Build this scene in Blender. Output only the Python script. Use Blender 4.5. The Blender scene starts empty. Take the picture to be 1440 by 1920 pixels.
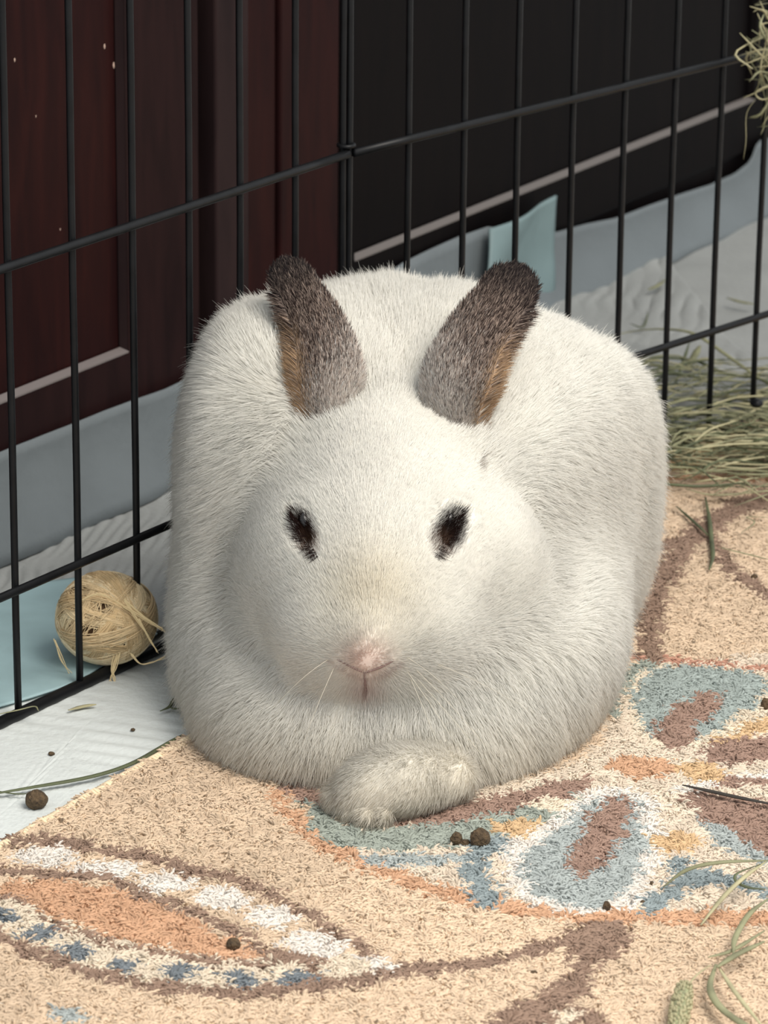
import bpy, math, random
import numpy as np
from mathutils import Vector
C = bpy.context.scene.collection
SC = bpy.context.scene
rng = np.random.default_rng(7)
random.seed(7)
# ------------------------------------------------------------ camera, light, exposure
FPX = 7200.0; PITCH = math.radians(19.5); CAMH = 0.75; ROLL = math.radians(0.6)
cam = bpy.data.cameras.new('camera'); cam_o = bpy.data.objects.new('camera', cam); C.objects.link(cam_o)
cam.sensor_fit = 'VERTICAL'; cam.sensor_height = 24; cam.lens = 24*FPX/1920
cam.clip_start = 0.05
from mathutils import Matrix
cam_o.matrix_world = Matrix.Translation((0, 0, CAMH)) @ Matrix.Rotation(math.radians(90)-PITCH, 4, 'X') @ Matrix.Rotation(ROLL, 4, 'Z')
cam.dof.use_dof = True; cam.dof.focus_distance = 1.86; cam.dof.aperture_fstop = 14.0
SC.camera = cam_o
SC.view_settings.view_transform = 'Standard'; SC.view_settings.look = 'None'
SC.view_settings.gamma = 1.0; SC.view_settings.use_curve_mapping = False
SC.view_settings.exposure = 0.9
w = bpy.data.worlds.new('room_light'); SC.world = w; w.use_nodes = True
w.node_tree.nodes['Background'].inputs[0].default_value = (0.95, 0.98, 1.0, 1)
w.node_tree.nodes['Background'].inputs[1].default_value = 0.55
def area(name, loc, target, size, power, col):
    l = bpy.data.lights.new(name, 'AREA'); l.shape = 'RECTANGLE'; l.size, l.size_y = size; l.energy = power; l.color = col
    o = bpy.data.objects.new(name, l); C.objects.link(o); o.location = loc
    o.rotation_euler = (Vector(target)-Vector(loc)).to_track_quat('-Z', 'Y').to_euler()
    return o
area('ceiling_lamp', (0.95, 0.85, 2.00), (0.05, 1.75, 0.0), (1.3, 1.3), 34, (1.0, 0.93, 0.84))
SC.cycles.use_denoising = True
try: SC.cycles.denoiser = 'OPENIMAGEDENOISE'
except Exception: pass
SC.cycles.max_bounces = 8; SC.cycles.diffuse_bounces = 4; SC.cycles.glossy_bounces = 3
SC.cycles.transmission_bounces = 4; SC.cycles.transparent_max_bounces = 8
SC.cycles.use_adaptive_sampling = True; SC.cycles.adaptive_threshold = 0.03

# ------------------------------------------------------------ measuring helpers: where a sight line meets the ground or a plane
_c, _s = math.cos(ROLL), math.sin(ROLL)
Fv = np.array([0, math.cos(PITCH), -math.sin(PITCH)]); Uv = np.array([0, math.sin(PITCH), math.cos(PITCH)]); Rv = np.array([1., 0, 0])
ORI = np.array([0, 0, CAMH])
def ray(px, py):
    x = (px-720)/FPX; y = -(py-960)/FPX
    x, y = _c*x+_s*y, -_s*x+_c*y
    return Fv+x*Rv+y*Uv
def G(px, py, z=0.0):
    d = ray(px, py); return ORI+((z-CAMH)/d[2])*d
def W(px, py, Y):
    d = ray(px, py); return ORI+(Y/d[1])*d
def PL(px, py, P, n):
    d = ray(px, py); return ORI+(np.dot(P-ORI, n)/np.dot(d, n))*d

def toxy(P):          # image-plane coordinates of points, used to measure distances between features on the face
    D = P-ORI; z = D@Fv; x = D@Rv/z; y = D@Uv/z; X = _c*x-_s*y; Y = _s*x+_c*y
    return np.stack([720+FPX*X, 960-FPX*Y], 1)

# ------------------------------------------------------------ materials
def lin(c):
    return tuple(((v/255)/12.92 if v/255 <= .04045 else ((v/255+.055)/1.055)**2.4) for v in c)
def mat(name, rgb, rough=.6, noise=0, nscale=50, bump=0, bscale=200, spec=.5, coat=0, metallic=0, detail=4, wave=None, trans=0):
    m = bpy.data.materials.new(name); m.use_nodes = True; nt = m.node_tree; b = nt.nodes['Principled BSDF']
    L = lin(rgb)
    b.inputs['Base Color'].default_value = (*L, 1); b.inputs['Roughness'].default_value = rough
    b.inputs['Specular IOR Level'].default_value = spec; b.inputs['Coat Weight'].default_value = coat
    b.inputs['Metallic'].default_value = metallic
    tc = nt.nodes.new('ShaderNodeTexCoord')
    if noise:
        n = nt.nodes.new('ShaderNodeTexNoise'); n.inputs['Scale'].default_value = nscale; n.inputs['Detail'].default_value = detail
        nt.links.new(tc.outputs['Object'], n.inputs['Vector'])
        r = nt.nodes.new('ShaderNodeValToRGB'); nt.links.new(n.outputs['Fac'], r.inputs['Fac'])
        r.color_ramp.elements[0].position = .3; r.color_ramp.elements[1].position = .7
        r.color_ramp.elements[0].color = (*[v*(1-noise) for v in L], 1); r.color_ramp.elements[1].color = (*[min(1, v*(1+noise)) for v in L], 1)
        nt.links.new(r.outputs['Color'], b.inputs['Base Color'])
    if bump:
        n = nt.nodes.new('ShaderNodeTexNoise'); n.inputs['Scale'].default_value = bscale
        nt.links.new(tc.outputs['Object'], n.inputs['Vector'])
        bp = nt.nodes.new('ShaderNodeBump'); bp.inputs['Strength'].default_value = bump; bp.inputs['Distance'].default_value = .002
        nt.links.new(n.outputs['Fac'], bp.inputs['Height']); nt.links.new(bp.outputs['Normal'], b.inputs['Normal'])
    return m
def wood(name, dark, light, rough=.3):
    m = bpy.data.materials.new(name); m.use_nodes = True; nt = m.node_tree; b = nt.nodes['Principled BSDF']
    tc = nt.nodes.new('ShaderNodeTexCoord'); mp = nt.nodes.new('ShaderNodeMapping'); mp.inputs['Scale'].default_value = (14, 14, 2.2)
    n = nt.nodes.new('ShaderNodeTexNoise'); n.inputs['Scale'].default_value = 6; n.inputs['Detail'].default_value = 8; n.inputs['Distortion'].default_value = .6
    r = nt.nodes.new('ShaderNodeValToRGB')
    r.color_ramp.elements[0].position = .32; r.color_ramp.elements[1].position = .72
    r.color_ramp.elements[0].color = (*lin(dark), 1); r.color_ramp.elements[1].color = (*lin(light), 1)
    nt.links.new(tc.outputs['Object'], mp.inputs['Vector']); nt.links.new(mp.outputs['Vector'], n.inputs['Vector'])
    nt.links.new(n.outputs['Fac'], r.inputs['Fac']); nt.links.new(r.outputs['Color'], b.inputs['Base Color'])
    b.inputs['Roughness'].default_value = rough; b.inputs['Specular IOR Level'].default_value = .05
    return m
def attr_mat(name, fuzzy=False, rough=.9, sn=False, transl=.0, cname='col'):
    m = bpy.data.materials.new(name); m.use_nodes = True; nt = m.node_tree
    b = nt.nodes['Principled BSDF']; a = nt.nodes.new('ShaderNodeAttribute'); a.attribute_name = cname
    if not sn:
        nt.links.new(a.outputs['Color'], b.inputs['Base Color']); b.inputs['Roughness'].default_value = rough
        b.inputs['Specular IOR Level'].default_value = .15
        return m
    nt.nodes.remove(b); out = nt.nodes['Material Output']
    ns = nt.nodes.new('ShaderNodeAttribute'); ns.attribute_name = 'sn'
    geo = nt.nodes.new('ShaderNodeNewGeometry')
    mx = nt.nodes.new('ShaderNodeMix'); mx.data_type = 'VECTOR'; mx.inputs['Factor'].default_value = .94
    nt.links.new(geo.outputs['Normal'], mx.inputs[4]); nt.links.new(ns.outputs['Vector'], mx.inputs[5])
    nm = nt.nodes.new('ShaderNodeVectorMath'); nm.operation = 'NORMALIZE'; nt.links.new(mx.outputs[1], nm.inputs[0])
    d = nt.nodes.new('ShaderNodeBsdfDiffuse'); t = nt.nodes.new('ShaderNodeBsdfTranslucent')
    ms = nt.nodes.new('ShaderNodeMixShader'); ms.inputs[0].default_value = transl
    for k in (d, t): nt.links.new(a.outputs['Color'], k.inputs['Color'])
    nt.links.new(nm.outputs[0], d.inputs['Normal'])
    nt.links.new(nm.outputs[0], t.inputs['Normal'])
    nt.links.new(d.outputs[0], ms.inputs[1]); nt.links.new(t.outputs[0], ms.inputs[2]); nt.links.new(ms.outputs[0], out.inputs['Surface'])
    return m
M = {}
M['wire'] = mat('black_coated_wire', (16, 17, 19), rough=.4, noise=.3, nscale=90, spec=.22)
M['wood_red'] = wood('cherry_wood', (30, 15, 16), (43, 20, 19), .35)
M['wood_dark'] = wood('dark_wood', (9, 7, 8), (14, 10, 10), .45)  # right door's weaker room reflection painted as darker wood; plinth shares it
M['wood_brown'] = wood('edge_wood', (34, 25, 26), (46, 34, 34), .4)
M['wood_mid'] = wood('maroon_wood', (28, 17, 18), (40, 24, 24), .4)
M['gap'] = mat('dark_gap', (6, 5, 6), rough=.9)
M['floor'] = mat('pale_floor', (150, 148, 142), rough=.5, noise=.08, nscale=12)
M['white_pad'] = mat('white_nonwoven_pad', (196, 201, 199), rough=.85, noise=.05, nscale=25, bump=.35, bscale=260)
M['grey_pad'] = mat('grey_blue_pad_border', (98, 105, 108), rough=.75, noise=.08, nscale=20, bump=.25, bscale=120)
M['blue_shade'] = mat('blue_film_matt', (108, 128, 130), rough=.6, noise=.08, nscale=30, bump=.3, bscale=70)  # the light blue film again, darkened to carry the shade by the cabinet
M['back_pad'] = mat('quilted_pad', (142, 144, 142), rough=.85, noise=.06, nscale=25, bump=.3, bscale=220)  # white pad greyed: the shade behind the pen is in its colour
M['blue_pad'] = mat('light_blue_plastic_film', (146, 172, 176), rough=.5, noise=.10, nscale=30, bump=.3, bscale=70)
M['straw'] = mat('pale_green_hay', (126, 126, 96), rough=.7, noise=.35, nscale=60)
M['straw_dark'] = mat('dark_green_hay', (78, 84, 58), rough=.7, noise=.35, nscale=60)
M['straw_pale'] = mat('pale_yellow_hay', (164, 158, 124), rough=.7, noise=.25, nscale=60)
M['dark_stem'] = mat('blackish_stem', (44, 38, 32), rough=.6, noise=.3, nscale=80)
M['dropping'] = mat('brown_dropping', (78, 62, 42), rough=.85, noise=.5, nscale=420, bump=1.0, bscale=700)
M['crumb'] = mat('dark_crumb', (66, 52, 40), rough=.9)
M['eye'] = mat('dark_eye', (14, 9, 8), rough=.22, spec=.5, coat=.0)
M['nose_skin'] = mat('nose_skin', (126, 102, 96), rough=.7)
M['lid'] = mat('eyelid_skin', (206, 192, 166), rough=.7)
M['seed'] = mat('green_seed_head', (134, 136, 104), rough=.8, noise=.4, nscale=500)
M['chip'] = mat('pale_chip', (186, 160, 145), rough=.8)

# ------------------------------------------------------------ object helpers
def tag(o, label=None, cat=None, group=None, kind=None):
    if label: o['label'] = label
    if cat: o['category'] = cat
    if group: o['group'] = group
    if kind: o['kind'] = kind
    return o
def empty(name, loc, label, cat, group=None):
    o = bpy.data.objects.new(name, None); C.objects.link(o); o.location = loc; o.empty_display_size = .02
    return tag(o, label, cat, group)
def link(name, me, m, parent=None):
    o = bpy.data.objects.new(name, me); C.objects.link(o)
    if m and not me.materials: me.materials.append(m)
    if parent is not None:
        o.parent = parent; o.location = -Vector(parent.location)       # keep world coordinates
    return o
def mesh(name, V, Fc, m, parent=None, smooth=True):
    me = bpy.data.meshes.new(name); me.from_pydata([tuple(v) for v in V], [], [tuple(int(i) for i in f) for f in Fc])
    me.validate(); me.update()
    if smooth: me.polygons.foreach_set('use_smooth', [True]*len(me.polygons))
    return link(name, me, m, parent)
class MB:
    def __init__(s): s.V = []; s.F = []
    def add(s, V, Fc):
        o = len(s.V); s.V += [tuple(v) for v in V]; s.F += [tuple(i+o for i in f) for f in Fc]
    def tube(s, P, R, n=8, flat=1.0, side=None, cap=True):
        P = [np.array(p, float) for p in P]
        if np.isscalar(R): R = [R]*len(P)
        V = []; prev = None
        for i, p in enumerate(P):
            t = P[min(i+1, len(P)-1)]-P[max(i-1, 0)]; t = t/(np.linalg.norm(t)+1e-12)
            if prev is None:
                a = np.array([0, 0, 1.]) if abs(t[2]) < .9 else np.array([1., 0, 0])
                if side is not None: a = np.cross(t, np.array(side, float))
                a = a-t*np.dot(a, t)
            else: a = prev-t*np.dot(prev, t)
            a /= np.linalg.norm(a)+1e-12; prev = a; b = np.cross(t, a)
            for k in range(n):
                th = 2*math.pi*k/n; V.append(p+R[i]*(math.cos(th)*a*flat+math.sin(th)*b))
        Fc = []
        for i in range(len(P)-1):
            for k in range(n):
                k2 = (k+1) % n; Fc.append((i*n+k, i*n+k2, (i+1)*n+k2, (i+1)*n+k))
        if cap: Fc += [tuple(range(n))[::-1], tuple((len(P)-1)*n+k for k in range(n))]
        s.add(V, Fc); return s
    def hexa(s, c):      # 8 corners, bottom 4 then top 4
        s.add(c, [(0, 3, 2, 1), (4, 5, 6, 7), (0, 1, 5, 4), (1, 2, 6, 5), (2, 3, 7, 6), (3, 0, 4, 7)]); return s
    def build(s, name, m, parent=None, smooth=True): return mesh(name, s.V, s.F, m, parent, smooth)
def bevel(o, wdt=.001, seg=2):
    b = o.modifiers.new('bevel', 'BEVEL'); b.width = wdt; b.segments = seg; b.limit_method = 'ANGLE'; return o
def spline(pts, n=24):
    P = np.array(pts, float); m = len(P)
    if m < 3: return [P[0]+(P[-1]-P[0])*t for t in np.linspace(0, 1, n)]
    Q = np.vstack([2*P[0]-P[1], P, 2*P[-1]-P[-2]]); out = []
    for t in np.linspace(0, m-1-1e-9, n):
        i = int(t); f = t-i; a, b, c, d = Q[i], Q[i+1], Q[i+2], Q[i+3]
        out.append(.5*((2*b)+(-a+c)*f+(2*a-5*b+4*c-d)*f*f+(-a+3*b-3*c+d)*f**3))
    return out
def hair(name, pos, rad, cols, m, parent=None, sn=None):
    """pos (N,K,3), rad (N,K), cols (N,3): a Curves object"""
    N, K = rad.shape
    hc = bpy.data.hair_curves.new(name); hc.add_curves([K]*N)
    hc.attributes['position'].data.foreach_set('vector', pos.astype(np.float32).ravel())
    a = hc.attributes.get('radius') or hc.attributes.new('radius', 'FLOAT', 'POINT')
    a.data.foreach_set('value', rad.astype(np.float32).ravel())
    a = hc.attributes.new('col', 'FLOAT_COLOR', 'CURVE')
    a.data.foreach_set('color', np.hstack([cols, np.ones((N, 1))]).astype(np.float32).ravel())
    if sn is not None:
        a = hc.attributes.new('sn', 'FLOAT_VECTOR', 'CURVE'); a.data.foreach_set('vector', sn.astype(np.float32).ravel())
    hc.materials.append(m)
    o = bpy.data.objects.new(name, hc); C.objects.link(o); o['kind'] = 'stuff'
    if parent is not None: o.parent = parent; o.location = -Vector(parent.location)
    return o
def fbm(P, freq, seed=0, n=6):      # cheap smooth noise, about -1..1
    r = np.random.default_rng(seed); out = 0
    for i in range(n):
        k = r.normal(size=P.shape[1])*freq; out = out+np.sin(P@k+r.uniform(0, 6.28))
    return out/math.sqrt(n)

#@@STRUCTURE
# ------------------------------------------------------------ floor
fl = mesh('floor', [(-2, .2, -.004), (2.5, .2, -.004), (2.5, 4, -.004), (-2, 4, -.004)], [(0, 1, 2, 3)], M['floor'], smooth=False)
tag(fl, 'pale floor almost wholly covered by pads and rug', kind='structure')

# ------------------------------------------------------------ cabinet behind the pen
AZ = math.radians(33); cu = np.array([math.sin(AZ), math.cos(AZ), 0]); cn = np.array([math.cos(AZ), -math.sin(AZ), 0])
CP = G(165, 970)
def cab(u, z, out=0.): return CP+cu*u+cn*out+np.array([0, 0, z])     # out: towards the camera
cab_o = empty('cabinet', tuple(CP), 'dark cherry wood cabinet with panelled doors standing behind the wire pen', 'cabinet')
def slab(name, u0, u1, z0, z1, o0, o1, m, par, bev=.0015):
    b = MB(); b.hexa([cab(u0, z0, o0), cab(u1, z0, o0), cab(u1, z0, o1), cab(u0, z0, o1), cab(u0, z1, o0), cab(u1, z1, o0), cab(u1, z1, o1), cab(u0, z1, o1)])
    o = b.build(name, m, par, smooth=False)
    if bev: bevel(o, bev)
    return o
slab('carcass', -.50, 1.10, .004, .80, -.45, -.022, M['gap'], cab_o, 0)
slab('plinth', -.50, 1.10, .002, .048, -.03, -.004, M['wood_dark'], cab_o)
slab('cabinet_top', -.52, 1.12, .80, .83, -.47, .02, M['wood_red'], cab_o)
def door_parts(u0, u1, p0, p1, mf, mp_, label):
    """door leaf as one frame part with its own sub-parts: panel and moulding"""
    zb, zt, pz0, pz1, bw, dp = .050, .795, .0875, .74, .0026, .0045
    b = MB()
    def bx(a0, a1, c0, c1): b.hexa([cab(a0, c0, -.022), cab(a1, c0, -.022), cab(a1, c0, 0), cab(a0, c0, 0), cab(a0, c1, -.022), cab(a1, c1, -.022), cab(a1, c1, 0), cab(a0, c1, 0)])
    bx(u0, p0, zb, zt); bx(p1, u1, zb, zt); bx(p0, p1, zb, pz0); bx(p0, p1, pz1, zt)
    f = b.build('door', mf, cab_o, smooth=False)
    if label: f['label'] = label
    # sloping moulding round the recessed panel
    b = MB()
    o4 = [(p0, pz0), (p1, pz0), (p1, pz1), (p0, pz1)]; i4 = [(p0+bw, pz0+bw*.9), (p1-bw, pz0+bw*.9), (p1-bw, pz1-bw), (p0+bw, pz1-bw)]
    V = [cab(a, z, -.0003) for a, z in o4]+[cab(a, z, -dp) for a, z in i4]+[cab(a, z, -dp-.006) for a, z in o4]
    b.add(V, [(0, 1, 5, 4), (1, 2, 6, 5), (2, 3, 7, 6), (3, 0, 4, 7), (4, 5, 9, 8), (5, 6, 10, 9), (6, 7, 11, 10), (7, 4, 8, 11)])
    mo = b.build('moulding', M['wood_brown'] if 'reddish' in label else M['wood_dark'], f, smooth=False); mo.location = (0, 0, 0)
    b = MB(); e = .0004  # thin overlay: light caught by the lower bevel, painted as a pale strip
    b.add([cab(p0, pz0, e), cab(p1, pz0, e), cab(p1-bw, pz0+bw*.9, -dp+e), cab(p0+bw, pz0+bw*.9, -dp+e), cab(p0, pz0-.001, e), cab(p1, pz0-.001, e)], [(0, 1, 2, 3), (4, 5, 1, 0)])
    mo = b.build('moulding', M['moulding_%s' % label.split()[0]], f, smooth=False); mo.location = (0, 0, 0); mo['label'] = 'worn pale lower moulding edge'
    b = MB(); b.hexa([cab(p0, pz0, -.018), cab(p1, pz0, -.018), cab(p1, pz0, -dp-.001), cab(p0, pz0, -dp-.001), cab(p0, pz1, -.018), cab(p1, pz1, -.018), cab(p1, pz1, -dp-.001), cab(p0, pz1, -dp-.001)])
    pa = b.build('panel', mp_, f, smooth=False); pa.location = (0, 0, 0)
    return f
M['moulding_reddish'] = mat('moulding_red', (112, 104, 102), rough=.35, spec=.7)  # both pale moulding tones stand for overhead light on the ledges
M['moulding_near-black'] = mat('moulding_dark', (104, 98, 95), rough=.35, spec=.7)
d1 = door_parts(-.49, .112, -.43, .041, M['wood_mid'], M['wood_red'], 'reddish door with a recessed panel')
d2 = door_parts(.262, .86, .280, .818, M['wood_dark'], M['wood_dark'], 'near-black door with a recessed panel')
slab('mullion', .126, .160, .05, .795, -.02, .003, M['wood_brown'], cab_o)
slab('mullion', .160, .194, .05, .795, -.02, -.001, M['wood_red'], cab_o)
slab('mullion', .196, .260, .05, .795, -.02, .001, M['wood_red'], cab_o)
for (px, py, r) in ((178, 98, .0011), (196, 133, .0013), (10, 127, .0008), (10, 860, .0011), (52, 232, .0005), (102, 443, .0005)):
    q = PL(px, py, cab(0, 0, -.0054 if py < 700 else -.003), cn); b = MB()
    V = [q+cn*.0003]; n = 9
    for k in range(n):
        a = 2*math.pi*k/n; V.append(q+cu*math.cos(a)*r*.7*random.uniform(.8, 1.2)+np.array([0, 0, math.sin(a)*r*1.5]))
    b.add(V, [(0, 1+k, 1+(k+1) % n) for k in range(n)])
    o = b.build('paint_chip', M['chip'], d1); o.location = (0, 0, 0)

# ------------------------------------------------------------ wire pen
Z2, Z3, ZT = .0735, .241, .60
h3 = lambda px, sl: (512-.355*px) if sl else (457-.2667*px)
Lw = [G(x, h3(x, 1), Z3)*[1, 1, 0] for x in (5, 125, 237, 342, 437, 540, 629)]
Rw = [G(x, h3(x, 0), Z3)*[1, 1, 0] for x in (641, 751, 855, 955, 1059, 1156, 1250, 1338, 1422)]
dl = (Lw[-1]-Lw[0])/np.linalg.norm(Lw[-1]-Lw[0]); dr = (Rw[-1]-Rw[0])/np.linalg.norm(Rw[-1]-Rw[0])
Lw = [Lw[0]-dl*.0465*k for k in (3, 2, 1)]+Lw; Rw = Rw+[Rw[-1]+dr*.0455*k for k in (1, 2, 3)]
def panel(ws, dirv, nrm, label):
    p = empty('wire_pen_section', tuple(ws[0]), label, 'pen panel', 'black wire panels of the pen')
    up = np.array([0, 0, 1.])
    for k, wv in enumerate(ws):
        b = MB(); zz = np.linspace(.002, ZT, 12)
        b.tube([wv+up*z+nrm*.0002*math.sin(z*30+k) for z in zz], .00185, 10); b.build('wire', M['wire'], p)
    a, c = ws[0], ws[-1]
    for z, r, off in ((.0055, .0032, 0), (Z2, .0022, .0030), (Z3, .0024, .0032), (.42, .0024, .0032), (ZT, .0032, 0)):
        b = MB(); b.tube([a+(c-a)*t+up*z+nrm*off for t in np.linspace(0, 1, 10)], r, 12); b.build('rail', M['wire'], p)
    return p
nl = np.array([dl[1], -dl[0], 0]); nr = np.array([dr[1], -dr[0], 0])
panel(Lw, dl, nl, 'left wire pen panel, beside the ball and in front of the reddish door')
panel(Rw, dr, nr, 'right wire pen panel, behind the rabbit and the hay pile')
hg = empty('pen_hinge', tuple((Lw[-1]+Rw[0])/2), 'black wire hinge joining the two pen sections above the rabbit back', 'hinge')
for z in (.10, .245, .43):
    b = MB(); b.tube([(Lw[-1]+Rw[0])/2+np.array([.0042*math.cos(t), .0042*math.sin(t), z]) for t in np.linspace(0, 6.28, 16)], .0013, 6)
    b.build('hinge_ring', M['wire'], hg)

#@@PADS
# ------------------------------------------------------------ absorbent pads
def sheet(name, corner, nu, nv, hfun, m, label=None, cat=None, group=None, parent=None, thick=.0012):
    """corner(u,v)->xyz over the unit square, lifted by hfun(P)"""
    us = np.linspace(0, 1, nu); vs = np.linspace(0, 1, nv)
    P = np.array([[corner(u, v) for v in vs] for u in us]).reshape(-1, 3)
    P = P+hfun(P)
    Fc = [(i*nv+j, (i+1)*nv+j, (i+1)*nv+j+1, i*nv+j+1) for i in range(nu-1) for j in range(nv-1)]
    o = mesh(name, P, Fc, m, parent)
    s = o.modifiers.new('solid', 'SOLIDIFY'); s.thickness = thick; s.offset = -1
    if label: tag(o, label, cat, group)
    return o
def quad(a, b_, c, d):
    a, b_, c, d = map(np.array, (a, b_, c, d))
    return lambda u, v: (1-u)*(1-v)*a+u*(1-v)*b_+u*v*c+(1-u)*v*d
def upv(h): return np.stack([0*h, 0*h, h], 1)
def quilt(P, ang=20, per=.0095, amp=.0012):
    a = math.radians(ang); q = P[:, 0]*math.cos(a)+P[:, 1]*math.sin(a); r = -P[:, 0]*math.sin(a)+P[:, 1]*math.cos(a)
    q = q+.0025*fbm(P, 40, 3)
    return amp*(np.abs(np.sin(q*math.pi/per))**.6)*(.55+.45*np.sin(r*60+2*fbm(P, 20, 9)))
# big back pad under fence, running to the cabinet foot
bp_ = sheet('puppy_pad', quad(cab(-.30, .0, .150), cab(.19, 0, .150), cab(.19, 0, .004), cab(-.30, 0, .004)), 420, 90,
      lambda P: upv(.0015+quilt(P, -10, .0066, .0022)+.0004*fbm(P, 25, 5)), M['back_pad'],
      'quilted white pad between the left pen panel and the cabinet', 'pad', 'disposable absorbent pads')
# its blue-grey border turned up against the cabinet
def turned(name, top, m, parent, bott=None, lean=.004, n=60):
    tops = np.array([PL(px, py, cab(0, 0, lean), cn) for px, py in top]); ut = (tops-CP)@cu
    us = np.linspace(ut[0], ut[-1], n); V = []
    K = 10
    for u in us:
        zt = np.interp(u, ut, tops[:, 2])
        for j in range(K):
            s = j/(K-1)
            V.append(cab(u, .003+zt*s-.003*s, .019*(1-s)**2+lean+.0012*math.sin(u*70+s*3)*(1-s)+.0015*math.sin(u*31)*s+.001))
    Fc = [(i*K+j, (i+1)*K+j, (i+1)*K+j+1, i*K+j+1) for i in range(n-1) for j in range(K-1)]
    o = mesh(name, V, Fc, m, parent); s = o.modifiers.new('solid', 'SOLIDIFY'); s.thickness = .0008
    return o
turned('pad_border', [(-260, 975), (0, 862), (60, 838), (130, 808), (190, 780), (245, 757), (300, 737), (345, 716), (420, 682), (520, 640), (600, 600), (680, 560)], M['grey_pad'], bp_, n=90)
# light blue film side turned over on the floor
blue_poly = [(-160, 1200), (60, 1110), (140, 1100), (215, 1102), (240, 1130), (258, 1180), (300, 1200), (150, 1300), (0, 1345), (-160, 1410)]
def patch(name, poly, z, m, label=None, cat=None, group=None, amp=.0012, fr=45, seed=1, parent=None, nn=70, qf=None, thick=.0008):
    Pg = np.array([G(x, y, z)[:2] for x, y in poly]); c = Pg.mean(0)
    bd = []
    for i in range(len(Pg)):
        a, b2 = Pg[i], Pg[(i+1) % len(Pg)]; k = max(2, int(np.linalg.norm(b2-a)/.003))
        bd += [a+(b2-a)*t for t in np.linspace(0, 1, k, endpoint=False)]
    bd = np.array(bd); R = 28; V = [[c[0], c[1], z]]; Fc = []
    for r in range(1, R+1):
        for p in bd: q = c+(p-c)*r/R; V.append([q[0], q[1], z])
    V = np.array(V); n = len(bd); h = amp*(1+fbm(V, fr, seed))
    if qf is not None: h = h+qf(V)
    V[:, 2] += h
    Fc = [(0, 1+k, 1+(k+1) % n) for k in range(n)]
    for r in range(R-1):
        for k in range(n):
            k2 = (k+1) % n; Fc.append((1+r*n+k, 1+(r+1)*n+k, 1+(r+1)*n+k2, 1+r*n+k2))
    o = mesh(name, V, Fc, m, parent); s = o.modifiers.new('solid', 'SOLIDIFY'); s.thickness = thick; s.offset = -1
    if label: tag(o, label, cat, group)
    return o
patch('puppy_pad', blue_poly, .0042, M['blue_pad'], 'light blue pad lying film side up beneath the ball', 'pad', 'disposable absorbent pads', .0009, 55, 4)
# white pad in front of the fence, half under the rug
patch('puppy_pad', [(-200, 1420), (0, 1334), (60, 1312), (150, 1300), (240, 1262), (340, 1210), (470, 1160), (520, 1380), (360, 1450), (0, 1660), (-200, 1780)], .0015, M['white_pad'],
      'white pad in the lower left between the rug edge and the pen', 'pad', 'disposable absorbent pads', .0006, 30, 6, qf=lambda V: .0007*np.sin((V[:, 0]*.35+V[:, 1]*.93)*520+2.5*fbm(V, 30, 2))*(.4+.6*np.clip(fbm(V, 22, 8), 0, 1)))
# right hand side pads
rp = sheet('puppy_pad', quad(cab(.20, .0, .20), cab(1.1, 0, .20), cab(1.1, 0, .004), cab(.20, 0, .004)), 200, 70,
      lambda P: upv(.0030+.0013*fbm(P, 22, 11)+.0006*fbm(P, 60, 12)), M['back_pad'],
      'smooth greyish pad along the foot of the near-black door', 'pad', 'disposable absorbent pads')
turned('pad_border', [(675, 545), (745, 493), (800, 465), (850, 440), (900, 420), (960, 430), (1035, 428), (1090, 412), (1140, 400), (1200, 374), (1260, 352), (1320, 334), (1365, 312), (1392, 288), (1404, 250), (1445, 236), (1560, 200)], M['grey_pad'], rp, n=120)
patch('puppy_pad', [(905, 760), (1000, 590), (1060, 540), (1120, 485), (1188, 436), (1225, 462), (1290, 540), (1350, 622), (1440, 690), (1500, 760), (1300, 800), (1200, 780)], .0055, M['back_pad'],
      'quilted white pad behind the wires, its corner pointing at the cabinet', 'pad', 'disposable absorbent pads', .0010, 30, 6, qf=lambda V: quilt(V, -8, .0115, .0022))
# folded blue square leaning on the cabinet
def leaning():
    c4 = [(905, 425), (1033, 360), (1016, 560), (880, 640)]; tp = [PL(*c4[0], cab(0, 0, .012), cn), PL(*c4[1], cab(0, 0, .012), cn)]
    bt = [G(1016, 562, .006), G(872, 650, .006)]
    a, b2, c, d = tp[0], tp[1], bt[0], bt[1]
    V = []; n = 24
    for i in range(n):
        for j in range(n):
            u, v = i/(n-1), j/(n-1); p = (1-u)*(1-v)*a+u*(1-v)*b2+u*v*c+(1-u)*v*d
            V.append(p+cn*(.002*math.sin(u*5+v*3)+.0025*max(0, math.sin((u+v)*4.2))))
    Fc = [(i*n+j, (i+1)*n+j, (i+1)*n+j+1, i*n+j+1) for i in range(n-1) for j in range(n-1)]
    o = mesh('pad_corner', V, Fc, M['blue_shade']); s = o.modifiers.new('solid', 'SOLIDIFY'); s.thickness = .0015
    tag(o, 'folded light blue pad leaning on the cabinet by the right ear tip', 'pad')
leaning()

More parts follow.
